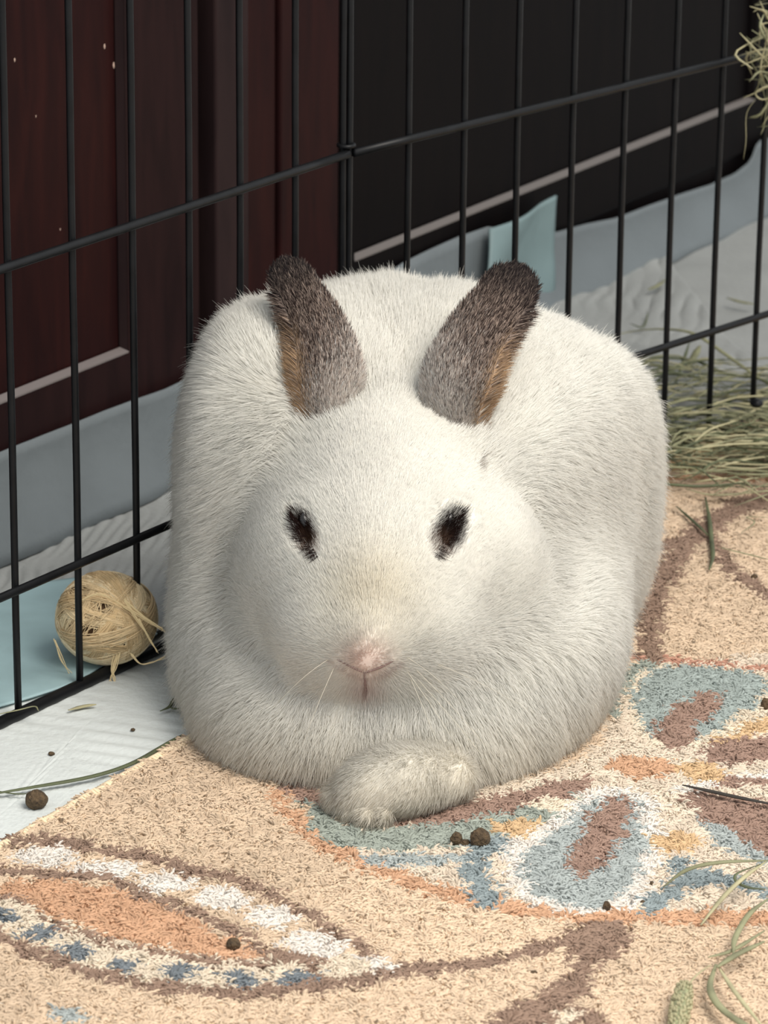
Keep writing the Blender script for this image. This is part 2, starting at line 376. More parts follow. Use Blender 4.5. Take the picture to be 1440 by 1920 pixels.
#@@RUG
# ------------------------------------------------------------ rug
RZ = .0075
e0, e1 = G(0, 1600, RZ), G(360, 1385, RZ); ed = (e1-e0)/np.linalg.norm(e1-e0)   # the bound left edge
en = np.array([ed[1], -ed[0], 0])                                                # into the rug
FT = (lin((222, 190, 152)))
def L3(*c): return np.array(lin(c))
BEIGE, BROWN, ORANGE, OCHRE, WHITE, BLUE, TEAL, GREEN, REDBR, CREAM = L3(223, 199, 172), L3(156, 132, 116), L3(212, 170, 138), L3(216, 184, 144), L3(234, 226, 216), L3(126, 133, 138), L3(176, 183, 181), L3(164, 171, 161), L3(164, 137, 123), L3(228, 213, 191)
def gp(pts): return np.array([G(x, y, RZ)[:2] for x, y in pts])
SH = []   # pattern woven into the rug: ('line', pts, half width, colour) / ('poly', pts, colour), in metres on the rug
PXM = 1/3900.
def ln(pts, wpx, col): SH.append(('l', gp(spline(pts, max(12, 6*len(pts)))), wpx*PXM*.5, col))
def pg(pts, col): 
    q = list(pts); q = spline(q+[q[0]], 6*len(q)+6); SH.append(('p', gp(q), 0, col))
def el(x, y, a, b_, col): SH.append(('p', gp([(x+a*math.cos(t), y+b_*math.sin(t)) for t in np.linspace(0, 6.28, 18)]), 0, col))
# orange leaf border bands, lower left
pg([(20, 1668), (130, 1660), (250, 1682), (330, 1712), (400, 1745), (470, 1775), (515, 1800), (430, 1804), (330, 1795), (220, 1765), (120, 1732), (40, 1700)], ORANGE)
for a in ((100, 1617, 65, 18), (215, 1640, 65, 15), (330, 1662, 55, 17), (432, 1690, 62, 22), (520, 1725, 50, 20), (600, 1772, 62, 25), (700, 1812, 60, 22)): el(*a, WHITE)
ln([(-60, 1720), (0, 1722), (80, 1745), (160, 1782), (260, 1806), (380, 1826), (480, 1832), (580, 1828), (680, 1818)], 52, CREAM)
for a in ((15, 1730, 24, 15), (85, 1763, 36, 13), (158, 1793, 28, 14), (250, 1818, 34, 13), (358, 1830, 32, 14), (468, 1838, 36, 14), (580, 1832, 44, 12)): el(*a, BLUE)
for a in ((152, 1915, 38, 14), (0, 1903, 16, 10)): el(*a, TEAL)
ln([(30, 1592), (140, 1590), (200, 1605), (290, 1613), (360, 1635), (440, 1650), (490, 1665), (560, 1700), (640, 1745), (710, 1785)], 17, BROWN)
ln([(-40, 1645), (0, 1645), (100, 1650), (200, 1655), (280, 1682), (350, 1708), (420, 1738), (480, 1757), (500, 1782), (560, 1800), (610, 1808)], 15, BROWN)
ln([(-40, 1680), (0, 1690), (60, 1708), (130, 1745), (250, 1785), (380, 1805), (480, 1812), (560, 1806), (620, 1804)], 10, BROWN)
ln([(-40, 1755), (0, 1765), (60, 1790), (130, 1815), (220, 1840), (330, 1858), (450, 1865), (560, 1855), (650, 1845), (720, 1835), (790, 1815), (900, 1803), (960, 1793), (1040, 1768), (1100, 1740), (1160, 1705)], 19, BROWN)
pg([(1130, 1700), (1190, 1715), (1180, 1770), (1140, 1800), (1120, 1850), (1060, 1890), (1040, 1930), (930, 1930), (980, 1880), (1060, 1840), (1090, 1800), (1080, 1760)], BROWN)
ln([(1100, 1890), (1130, 1905), (1150, 1930)], 30, BROWN); ln([(1060, 1935), (1085, 1895)], 30, CREAM)
# medallion: cream ground, petals, orange rim
pg([(600, 1495), (700, 1490), (1000, 1450), (1130, 1380), (1150, 1260), (1200, 1236), (1330, 1232), (1470, 1240), (1480, 1690), (1300, 1698), (1060, 1692), (930, 1680), (760, 1625), (660, 1585)], L3(226, 210, 190))
ln([(535, 1490), (556, 1530), (600, 1568), (650, 1598), (720, 1625), (800, 1655), (880, 1678), (960, 1693), (1100, 1704), (1200, 1705), (1300, 1707), (1480, 1704)], 24, ORANGE)
ln([(600, 1500), (640, 1558), (760, 1572), (900, 1548), (1000, 1525), (1100, 1500)], 46, GREEN)
ln([(580, 1490), (612, 1512), (690, 1500)], 30, GREEN)
ln([(560, 1480), (760, 1528), (900, 1512), (1000, 1488), (1100, 1462)], 34, REDBR)
ln([(700, 1612), (820, 1608), (900, 1598), (960, 1572)], 18, TEAL)
ln([(905, 1590), (905, 1640), (930, 1680)], 40, L3(150, 161, 163)); el(945, 1580, 40, 16, L3(150, 161, 163))
el(985, 1545, 52, 17, OCHRE); el(1060, 1500, 70, 14, CREAM)
pg([(950, 1590), (970, 1650), (1020, 1690), (1130, 1702), (1220, 1680), (1245, 1610), (1250, 1530), (1225, 1480), (1130, 1470), (1030, 1535)], WHITE)
pg([(988, 1600), (1000, 1650), (1050, 1684), (1130, 1690), (1190, 1666), (1214, 1610), (1220, 1540), (1200, 1488), (1140, 1484), (1060, 1540)], TEAL)
pg([(1078, 1605), (1095, 1638), (1140, 1612), (1178, 1565), (1198, 1500), (1155, 1484), (1112, 1535)], REDBR)
el(1275, 1568, 50, 20, OCHRE); ln([(1225, 1690), (1275, 1660), (1305, 1635), (1345, 1630), (1440, 1655)], 28, L3(150, 161, 163)); el(1288, 1610, 26, 14, L3(150, 161, 163))
pg([(1310, 1500), (1350, 1560), (1480, 1620), (1480, 1560), (1400, 1530)], TEAL)
pg([(1288, 1462), (1305, 1500), (1370, 1540), (1480, 1590), (1480, 1500), (1360, 1478)], REDBR)
ln([(1290, 1470), (1370, 1450), (1480, 1440)], 20, WHITE); ln([(1360, 1452), (1480, 1450)], 16, REDBR)
ln([(1350, 1400), (1400, 1392), (1480, 1388)], 50, REDBR); ln([(1360, 1362), (1400, 1350), (1480, 1335)], 34, OCHRE)
el(1215, 1428, 66, 22, ORANGE); el(1325, 1432, 45, 18, OCHRE)
ln([(1150, 1320), (1158, 1280), (1190, 1248), (1240, 1236)], 30, GREEN)
pg([(1172, 1300), (1200, 1250), (1290, 1228), (1400, 1238), (1480, 1262), (1480, 1290), (1390, 1352), (1300, 1388), (1230, 1392), (1190, 1350)], CREAM)
pg([(1192, 1292), (1216, 1252), (1290, 1234), (1400, 1246), (1455, 1270), (1378, 1338), (1300, 1374), (1235, 1374), (1204, 1338)], L3(166, 176, 172))
pg([(1236, 1372), (1252, 1328), (1308, 1292), (1352, 1282), (1352, 1308), (1322, 1345), (1290, 1386), (1250, 1396)], REDBR)
ln([(1120, 1218), (1180, 1222), (1260, 1225), (1350, 1230), (1480, 1240)], 12, L3(196, 150, 130))
ln([(1225, 1212), (1222, 1150), (1240, 1085), (1285, 1008), (1330, 972), (1385, 935), (1480, 905)], 50, BROWN)
ln([(1335, 1000), (1370, 1050), (1430, 1090), (1480, 1120)], 34, BROWN); ln([(1215, 1015), (1310, 1000)], 24, BROWN)
ln([(1230, 860), (1300, 845), (1360, 820), (1480, 800)], 60, OCHRE); ln([(1220, 885), (1480, 880)], 18, ORANGE)
def rugcol(P, jit=True):
    """P (N,2) on the rug -> colour of the yarn there"""
    P = P.copy()
    if jit:
        P3 = np.hstack([P, 0*P[:, :1]])
        P[:, 0] += .0011*fbm(P3, 420, 21)+.0007*rng.normal(size=len(P)); P[:, 1] += .0011*fbm(P3, 420, 22)+.0007*rng.normal(size=len(P))
    col = np.tile(BEIGE, (len(P), 1))
    col = col*(1+.05*fbm(np.hstack([P, 0*P[:, :1]]), 45, 31))[:, None]
    for kind, q, hw, c in SH:
        mn, mxx = q.min(0)-hw*2.6, q.max(0)+hw*2.6
        idx = np.nonzero((P[:, 0] > mn[0]) & (P[:, 0] < mxx[0]) & (P[:, 1] > mn[1]) & (P[:, 1] < mxx[1]))[0]
        if len(idx) == 0: continue
        S = P[idx]
        if kind == 'l':
            dmin = np.full(len(S), 9.); S = S*[1, .42]; q = q*[1, .42]
            for a, b2 in zip(q[:-1], q[1:]):
                v = b2-a; t = np.clip(((S-a)@v)/(v@v+1e-12), 0, 1); dmin = np.minimum(dmin, np.linalg.norm(S-(a+t[:, None]*v), axis=1))
            ins = dmin < hw
        else:
            ins = np.zeros(len(S), bool); x, y = S[:, 0], S[:, 1]
            for a, b2 in zip(q, np.roll(q, -1, 0)):
                cr = ((a[1] > y) != (b2[1] > y)) & (x < (b2[0]-a[0])*(y-a[1])/(b2[1]-a[1]+1e-15)+a[0]); ins ^= cr
        col[idx[ins]] = c
    return col
# rug body: a sheet from the bound edge to well outside the frame
U0, U1, V1 = -.30, 1.25, .62
nu, nv = 420, 170
uu, vv = np.meshgrid(np.linspace(U0, U1, nu), np.linspace(0, V1, nv), indexing='ij')
RP = (e0[None]+uu.reshape(-1, 1)*ed+vv.reshape(-1, 1)*en); RP[:, 2] = RZ-.0045
RP[:, 2] -= .0015*np.exp(-(vv.ravel()/.002)**2)
Fc = [(i*nv+j, (i+1)*nv+j, (i+1)*nv+j+1, i*nv+j+1) for i in range(nu-1) for j in range(nv-1)]
me = bpy.data.meshes.new('area_rug'); me.from_pydata(RP.tolist(), [], Fc); me.update()
ca = me.color_attributes.new('col', 'FLOAT_COLOR', 'POINT')
ca.data.foreach_set('color', np.hstack([rugcol(RP[:, :2], False)*.8, np.ones((len(RP), 1))]).astype(np.float32).ravel())
M['rug'] = attr_mat('rug_ground')
rug = link('area_rug', me, M['rug']); s = rug.modifiers.new('solid', 'SOLIDIFY'); s.thickness = .0025; s.offset = -1
tag(rug, 'beige tufted area rug with brown, orange and teal floral pattern under the rabbit', 'rug')
# yarn pile
def pile(dens, keep):
    """yarn ends per square metre; thinner beyond the part of the rug in view"""
    mn, mxx = np.array([-.32, 1.30]), np.array([.42, 2.42]); P = rng.uniform(mn, mxx, size=(int(dens*np.prod(mxx-mn)), 2))
    xy = toxy(np.hstack([P, np.full((len(P), 1), RZ)])); rel = P-e0[:2]; dv = rel@en[:2]; du = rel@ed[:2]
    vis = (np.abs(xy[:, 0]-720) < 760) & (xy[:, 1] < 1970)
    ok = (vis | (rng.random(len(P)) < .55)) & (dv > .001) & (dv < V1-.01) & (du > U0+.01) & (du < U1-.01)
    ok &= ~((((P[:, 0]-.015)/.085)**2+((P[:, 1]-1.87)/.12)**2) < 1)     # the rabbit lies here
    return P[ok], vis[ok]
PP, PV = pile(1700000, 0); N = len(PP)
P3 = np.hstack([PP, 0*PP[:, :1]])
col = rugcol(PP)*np.clip(1+.06*rng.normal(size=(N, 1)), .7, 1.2)
th = 3.1*fbm(P3, 200, 41)+.7*rng.normal(size=N); lean = np.stack([np.cos(th), np.sin(th)], 1)
hgt = .0036*(1+.18*rng.normal(size=N)); ln_ = .0046*(.6+.6*rng.random(N))
K = 4; pos = np.zeros((N, K, 3)); rad = np.zeros((N, K))
for k, s in enumerate(np.linspace(0, 1, K)):
    pos[:, k, :2] = PP+lean*(ln_*s**1.5)[:, None]; pos[:, k, 2] = RZ-.0045+hgt*np.sin(s*1.75)/.98
    rad[:, k] = (.00062, .00066, .00060, .00026)[k]
sn = np.zeros((N, 3)); sn[:, 2] = 1; sn[:, :2] = lean*.35; sn /= np.linalg.norm(sn, axis=1, keepdims=True)
M['pile'] = attr_mat('rug_yarn', sn=True, transl=.12)
hair('rug_pile', pos, rad, col, M['pile'], rug, sn=sn)
# whip stitched binding
b = MB(); 
for k in range(430):
    u = -.06+k*.0021; c = e0+ed*u; t0 = rng.normal()*.0004
    b.tube([c+en*.0052+ed*.0016+np.array([0, 0, -.0020]), c+en*.002+ed*.0008+np.array([0, 0, -.0005+t0]), c-en*.0012+np.array([0, 0, -.0022]), c-en*.0016+np.array([0, 0, -.0055])], .00105, 5)
o = b.build('rug_binding', mat('cream_yarn', (224, 204, 172), rough=.9, noise=.12, nscale=200), rug); tag(o, 'cream whip-stitched edge', kind='stuff')

#@@RABBIT
# ------------------------------------------------------------ rabbit
def q2(c, ax_pitch=0, yaw=0, roll=0):
    m = Matrix.Rotation(math.radians(yaw), 3, 'Z') @ Matrix.Rotation(math.radians(ax_pitch), 3, 'X') @ Matrix.Rotation(math.radians(roll), 3, 'Y')
    return np.array(m)
# blobs: centre, radii, rotation (pitch about X, yaw about Z, roll about Y), blend radius
BL = [
 ((.0425, 1.8631, .0873), (.0432, .1131, .0621), (0, -27.9, 0), .03, 2.36),   # spine
 ((.0125, 1.9227, .1039), (.0681, .0425, .0853), (0, -38.2, 0), .06, 3.17),   # rump
 ((.0796, 1.8876, .0776), (.0354, .0831, .0748), (0, -27.0, 0), .06, 3.25),   # right haunch
 ((-.0650, 1.8580, .0941), (.0296, .0617, .0964), (0, -9.1, 0), .06, 2.65),   # left flank
 ((-.0370, 1.8660, .0970), (.0480, .0320, .0760), (0, -30, 0), .05, 2.5),      # hollow behind the left ear
 ((.0007, 1.7928, .0078), (.0872, .0956, .0515), (0, -8.7, 0), .06, 2.67),    # chest
 ((.0466, 1.8083, .0431), (.0603, .0632, .0267), (0, -8.7, 0), .05, 2.52),    # right breast
]
HB = [
 ((.001, 1.800, .120), (.045, .055, .037), (32, 0, 0), .016),    # skull
 ((-.002, 1.765, .104), (.038, .052, .033), (38, 0, 0), .016),   # brow and bridge
 ((-.033, 1.776, .090), (.036, .040, .041), (0, 0, 0), .025),    # left cheek
 ((.041, 1.776, .090), (.036, .040, .041), (0, 0, 0), .025),     # right cheek
 ((-.003, 1.746, .079), (.041, .038, .030), (28, 0, 0), .028),   # muzzle
 ((-.022, 1.730, .072), (.020, .017, .015), (0, 0, 0), .022),    # whisker pads
 ((.011, 1.730, .072), (.021, .017, .015), (0, 0, 0), .022),
 ((-.0068, 1.7135, .0765), (.0085, .0080, .0080), (25, 0, 0), .016),  # nose
 ((-.004, 1.730, .061), (.032, .018, .010), (0, 0, 0), .014),    # chin
]
PB = [
 (tuple(G(705, 1492, .015)), (.015, .013, .0130), (0, 20, 0), .008),   # forepaw
 (tuple(G(750, 1474, .018)), (.022, .018, .0170), (0, 10, 0), .010),
 (tuple(G(818, 1462, .016)), (.021, .015, .0150), (0, 0, 0), .012),
 (tuple(G(650, 1506, .0105)), (.0075, .0080, .0085), (0, 0, 0), .0030),   # toes
 (tuple(G(664, 1526, .0085)), (.0058, .0100, .0080), (0, 25, 0), .0015),
 (tuple(G(697, 1535, .0085)), (.0060, .0105, .0084), (0, 12, 0), .0015),
 (tuple(G(732, 1534, .0085)), (.0060, .0100, .0082), (0, 0, 0), .0015),
 (tuple(G(765, 1522, .0085)), (.0060, .0085, .0075), (0, -5, 0), .0020),
]
EYES = [(W(574, 1003, 1.7435), -1), (W(838, 998, 1.7435), 1)]
def ell(P, bl):
    if len(bl) == 5:        # boxier, superelliptic blob
        c, r, rot, k, p = bl; Rm = q2(None, *rot); q = np.abs((P-np.array(c))@Rm)/np.array(r)+1e-6
        a = (q**p).sum(1)**(1/p); g = np.linalg.norm(q**(p-1)*a[:, None]**(1-p)/np.array(r), axis=1)+1e-9
        return (a-1)/g
    c, r, rot, k = bl; Rm = q2(None, *rot); q = (P-np.array(c))@Rm; r = np.array(r)
    a = np.linalg.norm(q/r, axis=1); g = np.linalg.norm(q/(r*r), axis=1)+1e-9
    return a*(a-1)/g
def smin(a, b_, k):
    h = np.clip(k-np.abs(a-b_), 0, None)/k
    return np.minimum(a, b_)-h*h*k*.25
def bodyf(P):
    f = ell(P, BL[0])
    for bl in BL[1:]: f = smin(f, ell(P, bl), bl[3])
    return f
def headf(P):
    h = ell(P, HB[0])
    for bl in HB[1:]: h = smin(h, ell(P, bl), bl[3])
    for c, sgn in EYES:     # eye sockets
        e = ell(P, ((c[0]+sgn*.002, c[1]-.001, c[2]), (.0030, .0040, .0095), (0, sgn*30, sgn*28), 0))
        h = -smin(-h, e, .005)
    return h
def sdf(P):
    f = smin(bodyf(P), headf(P), .017)
    p = ell(P, PB[0])
    for bl in PB[1:]: p = smin(p, ell(P, bl), bl[3])
    f = smin(f, p, .005)
    fl_ = .0065-P[:, 2]                # sits flat on the rug
    f = -smin(-f, -fl_, .012)
    return f
def surfnet(fn, lo, hi, h):
    ax = [np.arange(l, u+h, h) for l, u in zip(lo, hi)]; n = [len(a) for a in ax]
    X = np.stack(np.meshgrid(*ax, indexing='ij'), -1).reshape(-1, 3)
    Fv_ = np.concatenate([fn(X[i:i+400000]) for i in range(0, len(X), 400000)]).reshape(n)
    S = Fv_ < 0
    cn_ = np.zeros([m-1 for m in n], int)
    off = [(i, j, k) for i in (0, 1) for j in (0, 1) for k in (0, 1)]
    sl = lambda A, o: A[o[0]:n[0]-1+o[0], o[1]:n[1]-1+o[1], o[2]:n[2]-1+o[2]]
    for o in off: cn_ += sl(S, o)
    act = (cn_ > 0) & (cn_ < 8)
    idx = -np.ones(act.shape, int); idx[act] = np.arange(act.sum())
    ids = np.argwhere(act); acc = np.zeros((len(ids), 3)); cnt = np.zeros(len(ids))
    for a in off:
        for d in range(3):
            if a[d]: continue
            b_ = list(a); b_[d] = 1; b_ = tuple(b_)
            fa, fb = sl(Fv_, a)[act], sl(Fv_, b_)[act]; cr = (fa < 0) != (fb < 0)
            t = np.where(cr, fa/(fa-fb+1e-20), 0); q = np.tile(np.array(a, float), (len(ids), 1)); q[:, d] = t
            acc[cr] += q[cr]; cnt[cr] += 1
    V = (ids+acc/cnt[:, None])*h+np.array(lo)
    Q = []
    for d in range(3):
        e, g = [(1, 2), (2, 0), (0, 1)][d]
        A = S; B_ = np.roll(S, -1, d); cr = A != B_
        cc = np.argwhere(cr); ok = (cc[:, d] < n[d]-1) & (cc[:, e] > 0) & (cc[:, g] > 0) & (cc[:, e] < n[e]-1) & (cc[:, g] < n[g]-1); cc = cc[ok]
        def cell(de, dg): c2 = cc.copy(); c2[:, e] += de; c2[:, g] += dg; return idx[c2[:, 0], c2[:, 1], c2[:, 2]]
        q = np.stack([cell(-1, -1), cell(0, -1), cell(0, 0), cell(-1, 0)], 1)
        ins = S[cc[:, 0], cc[:, 1], cc[:, 2]]; q[~ins] = q[~ins][:, ::-1]; Q.append(q)
    return V, np.concatenate(Q)
def grad(fn, P, e=.0006):
    g = np.zeros_like(P)
    for d in range(3):
        o = np.zeros(3); o[d] = e; g[:, d] = fn(P+o)-fn(P-o)
    return g/(np.linalg.norm(g, axis=1, keepdims=True)+1e-12)
V, Q = surfnet(sdf, (-.13, 1.635, .000), (.165, 2.06, .20), .0032)
for _ in range(2): g = grad(sdf, V); V = V-g*np.clip(sdf(V), -.003, .003)[:, None]
NV = grad(sdf, V)
FURW = L3(244, 242, 235)
def sstep(x, a, b_): t = np.clip((x-a)/(b_-a), 0, 1); return t*t*(3-2*t)
NOSE = W(692, 1243, 1.699)
BRIDGE = W(700, 1130, 1.722)
NLINES = [(np.array([W(x, y, 1.708)[[0, 2]] for x, y in p_]), w_) for p_, w_ in (([(636, 1238), (662, 1252), (690, 1262), (718, 1254), (746, 1238)], .0009), ([(690, 1262), (692, 1284), (694, 1298)], .0009))]
def eyedist(P, c, sgn):
    q = P-c; a = math.radians(sgn*30); # slanted ellipse in the X-Z plane
    x = q[:, 0]*math.cos(a)-q[:, 2]*math.sin(a); z = q[:, 0]*math.sin(a)+q[:, 2]*math.cos(a)
    wx = .0056 if sgn < 0 else .0074
    return np.sqrt((x/wx)**2+(q[:, 1]/.012)**2+(z/.0158)**2), x, z
def furcol(P):
    col = np.tile(FURW, (len(P), 1)).astype(float)
    t = np.exp(-(np.linalg.norm((P-BRIDGE)/np.array([.02, .02, .022]), axis=1))**2); col = col*(1-.5*t[:, None])+.5*t[:, None]*L3(232, 220, 190)
    d = np.linalg.norm((P-NOSE)/np.array([.0095, .012, .0085]), axis=1); t = np.exp(-d**2)[:, None]*.75; col = col*(1-t)+t*L3(226, 194, 180)
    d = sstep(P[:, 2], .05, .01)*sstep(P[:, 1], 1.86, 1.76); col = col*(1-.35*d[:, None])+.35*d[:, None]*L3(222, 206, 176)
    mouth = W(693, 1283, 1.708); d = np.linalg.norm((P-mouth)/np.array([.007, .02, .006]), axis=1); t = np.exp(-d**2)[:, None]*.6; col = col*(1-t)+t*L3(212, 188, 180)
    for c, sgn in EYES:
        d, x, z = eyedist(P, c, sgn); d = d+.20*rng.normal(size=len(P))
        t = sstep(d, 1.40, .60)[:, None]; dk = L3(40, 26, 22) if sgn < 0 else L3(32, 24, 22)
        m2 = sstep(z, .002, -.010)[:, None]; dkc = dk*(1-m2)+L3(104, 80, 66)*m2
        col = col*(1-t)+t*dkc
    for pl, wdt in NLINES:
        q = P[:, [0, 2]]; dm = np.full(len(P), 9.)
        for a, b2 in zip(pl[:-1], pl[1:]):
            v = b2-a; tt_ = np.clip(((q-a)@v)/(v@v), 0, 1); dm = np.minimum(dm, np.linalg.norm(q-(a+tt_[:, None]*v), axis=1))
        t = (sstep(dm, wdt*1.7, wdt*.4)*(P[:, 1] < 1.735))[:, None]*(.30 if len(pl) == 5 else .6); col = col*(1-t)+t*L3(160, 124, 114)
    e = W(890, 866, 1.806); d = np.linalg.norm((P-e)/np.array([.0030, .02, .0055]), axis=1)+.2*rng.normal(size=len(P)); t = sstep(d, 1.3, .7)[:, None]; col = col*(1-t)+t*L3(96, 74, 52)
    e = W(718, 818, 1.80); d = np.linalg.norm((P-e)/np.array([.0022, .02, .0016]), axis=1)+.2*rng.normal(size=len(P)); t = sstep(d, 1.2, .5)[:, None]*.5; col = col*(1-t)+t*L3(150, 146, 140)
    return col
me = bpy.data.meshes.new('rabbit'); me.from_pydata(V.tolist(), [], Q.tolist()); me.update()
me.polygons.foreach_set('use_smooth', [True]*len(me.polygons))
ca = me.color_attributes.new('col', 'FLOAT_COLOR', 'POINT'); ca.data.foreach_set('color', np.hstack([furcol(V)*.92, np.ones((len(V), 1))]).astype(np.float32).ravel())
M['skin'] = attr_mat('rabbit_undercoat')
rab = link('rabbit', me, M['skin']); tag(rab, 'plump white rabbit with brown ears and half-closed dark eyes loafing on the rug', 'rabbit')
FAST_NOFUR = False
# ---- fur
HEADC = np.array([0., 1.79, .10])
def flow(P, Nn):
    """direction in which the coat lies"""
    body = np.tile(np.array([0, .30, -.62]), (len(P), 1)); body[:, 0] += .85*np.tanh((P[:, 0]-.012)*28)
    # top of the back: straight backwards
    top = sstep(Nn[:, 2], .25, .9)[:, None]; tx = .5*np.tanh((P[:, 0]-.012)*28); body = body*(1-top)+top*np.stack([tx, 1+0*tx, 0*tx], 1)
    front = sstep(P[:, 1], 1.83, 1.77)[:, None]*sstep(P[:, 2], .08, .05)[:, None]
    body = body*(1-front)+front*np.stack([(P[:, 0]-.0)*5, -.25+0*P[:, 0], -1+0*P[:, 0]], 1)
    pw = (np.min(np.stack([ell(P, b_) for b_ in PB]), 0) < .004)[:, None]; body = np.where(pw, np.array([-.45, -.55, -.50]), body)
    q = P-NOSE; hd = np.stack([.9*np.tanh(q[:, 0]/.03), .55+0*q[:, 0], .8*np.tanh(q[:, 2]*55)+.1], 1); hd /= np.linalg.norm(hd, axis=1, keepdims=True)
    return body, hd
def headmask(P): return sstep(bodyf(P)-headf(P), -.004, .006)
def grow(V, Q, N, lenf, colf, K=5, dens=None):
    T = np.vstack([Q[:, [0, 1, 2]], Q[:, [0, 2, 3]]]) if Q.shape[1] == 4 else Q
    A, B_, C_ = V[T[:, 0]], V[T[:, 1]], V[T[:, 2]]
    cr = np.cross(B_-A, C_-A); ar = np.linalg.norm(cr, axis=1); nn = cr/(ar[:, None]+1e-12); ctr = (A+B_+C_)/3
    vd = ORI-ctr; vd /= np.linalg.norm(vd, axis=1, keepdims=True); f = (nn*vd).sum(1)
    wgt = ar*np.where(f > -.35, np.clip(1.15-f*.35, .6, 1.3), .18)*(ctr[:, 2] > .008)
    if dens is not None: wgt = wgt*dens(ctr)
    i = rng.choice(len(T), N, p=wgt/wgt.sum()); r1, r2 = np.sqrt(rng.random(N)), rng.random(N)
    return (1-r1)[:, None]*A[i]+(r1*(1-r2))[:, None]*B_[i]+(r1*r2)[:, None]*C_[i]
NF = 620000
P = grow(V, Q, NF, None, None, dens=lambda c: 1+2.0*headmask(c))
Nn = grad(sdf, P, .0012); hm = headmask(P)
bd, hd = flow(P, Nn); fl_ = bd*(1-hm[:, None])+hd*hm[:, None]
fl_ = fl_-(fl_*Nn).sum(1)[:, None]*Nn; fl_ /= np.linalg.norm(fl_, axis=1, keepdims=True)+1e-9
nz = np.stack([fbm(P, 150, 51), fbm(P, 150, 52), fbm(P, 150, 53)], 1)*.09+np.stack([fbm(P, 520, 54), fbm(P, 520, 55), fbm(P, 520, 56)], 1)*.07+rng.normal(size=(NF, 3))*.13
lift = .48-.10*hm
D0 = fl_*(1-lift)[:, None]+Nn*lift[:, None]*1.0+nz*(1-.35*hm)[:, None]; D0 /= np.linalg.norm(D0, axis=1, keepdims=True)
D1 = fl_*.95+Nn*(.28-.10*hm)[:, None]+nz*.9; D1 /= np.linalg.norm(D1, axis=1, keepdims=True)
dn = np.linalg.norm((P-NOSE)/np.array([.016, .02, .014]), axis=1)
Lh = (.0115*(1-hm)+.0065*hm)*(1-.55*np.exp(-dn**2))*(.75+.5*rng.random(NF))
guard = rng.random(NF) < .03*(1-hm); Lh = np.where(guard, Lh*1.35, Lh)
foot = np.min(np.stack([ell(P, b_) for b_ in PB]), 0); Lh = np.where(foot < .003, Lh*.62, Lh)
for c, sgn in EYES:
    d, x, z = eyedist(P, c, sgn); Lh *= np.where(d < 1.6, .62, 1.)
    Lh *= np.where((np.abs(x+sgn*.0006) < .0006) & (np.abs(z) < .0040) & (d < 1.1), .05, 1)
colr = furcol(P)*np.clip(1+.03*rng.normal(size=(NF, 1)), .85, 1.1); colr = np.clip(colr, 0, .94)
K = 5; pos = np.zeros((NF, K, 3)); rad = np.zeros((NF, K)); cur = P-Nn*.0008
for k in range(K):
    s = k/(K-1); pos[:, k] = cur; rad[:, k] = .000105*(1-s)**.6+.000015
    d = D0*(1-s)+D1*s; cur = cur+d*(Lh/(K-1))[:, None]
pos[:, :, 2] = np.maximum(pos[:, :, 2], .0045)
M['fur'] = attr_mat('white_fur', sn=True, transl=.38)
snn = Nn+.12*nz; snn /= np.linalg.norm(snn, axis=1, keepdims=True)
fur = hair('fur', pos, rad, colr, M['fur'], rab, sn=snn)
# ---- eyes
for c, sgn in EYES:
    bmV = []; nu_, nv_ = 20, 14
    for i in range(nv_+1):
        for j in range(nu_):
            a, t = math.pi*i/nv_, 2*math.pi*j/nu_
            bmV.append([c[0]+.0046*math.sin(a)*math.cos(t)-sgn*.0012+sgn*.0030*math.cos(a), c[1]+.0088+.0052*math.sin(a)*math.sin(t), c[2]+.0078*math.cos(a)])
    Fc = [(i*nu_+j, (i+1)*nu_+j, (i+1)*nu_+(j+1) % nu_, i*nu_+(j+1) % nu_) for i in range(nv_) for j in range(nu_)]
    mesh('eye', bmV, Fc, M['eye'], rab)
# ---- ears
def ear(mid, width, sgn, label, opendir):
    """mid: spine points base->tip; a cupped, rounded leaf with thickness"""
    S = np.array(spline(mid, 26)); nS = len(S); nW = 17; Vv = []
    for i, p in enumerate(S):
        t = i/(nS-1); tg = S[min(i+1, nS-1)]-S[max(i-1, 0)]; tg /= np.linalg.norm(tg)
        side = np.cross(tg, opendir); side /= np.linalg.norm(side); nrm = np.cross(side, tg)      # nrm ~ opendir
        wv = np.interp(t, *width); cup = 1.9-.75*t
        for j in range(nW):
            a = (j/(nW-1)-.5)*2*cup*.62
            Vv.append(p+side*math.sin(a)/math.sin(cup*.62)*wv+nrm*(math.cos(a)-.7)*wv*.75)
    Vv = np.array(Vv); off = .0011
    Fc = [(i*nW+j, i*nW+j+1, (i+1)*nW+j+1, (i+1)*nW+j) for i in range(nS-1) for j in range(nW-1)]
    return Vv, np.array(Fc), nS, nW, S
M['ear_skin'] = attr_mat('ear_skin')
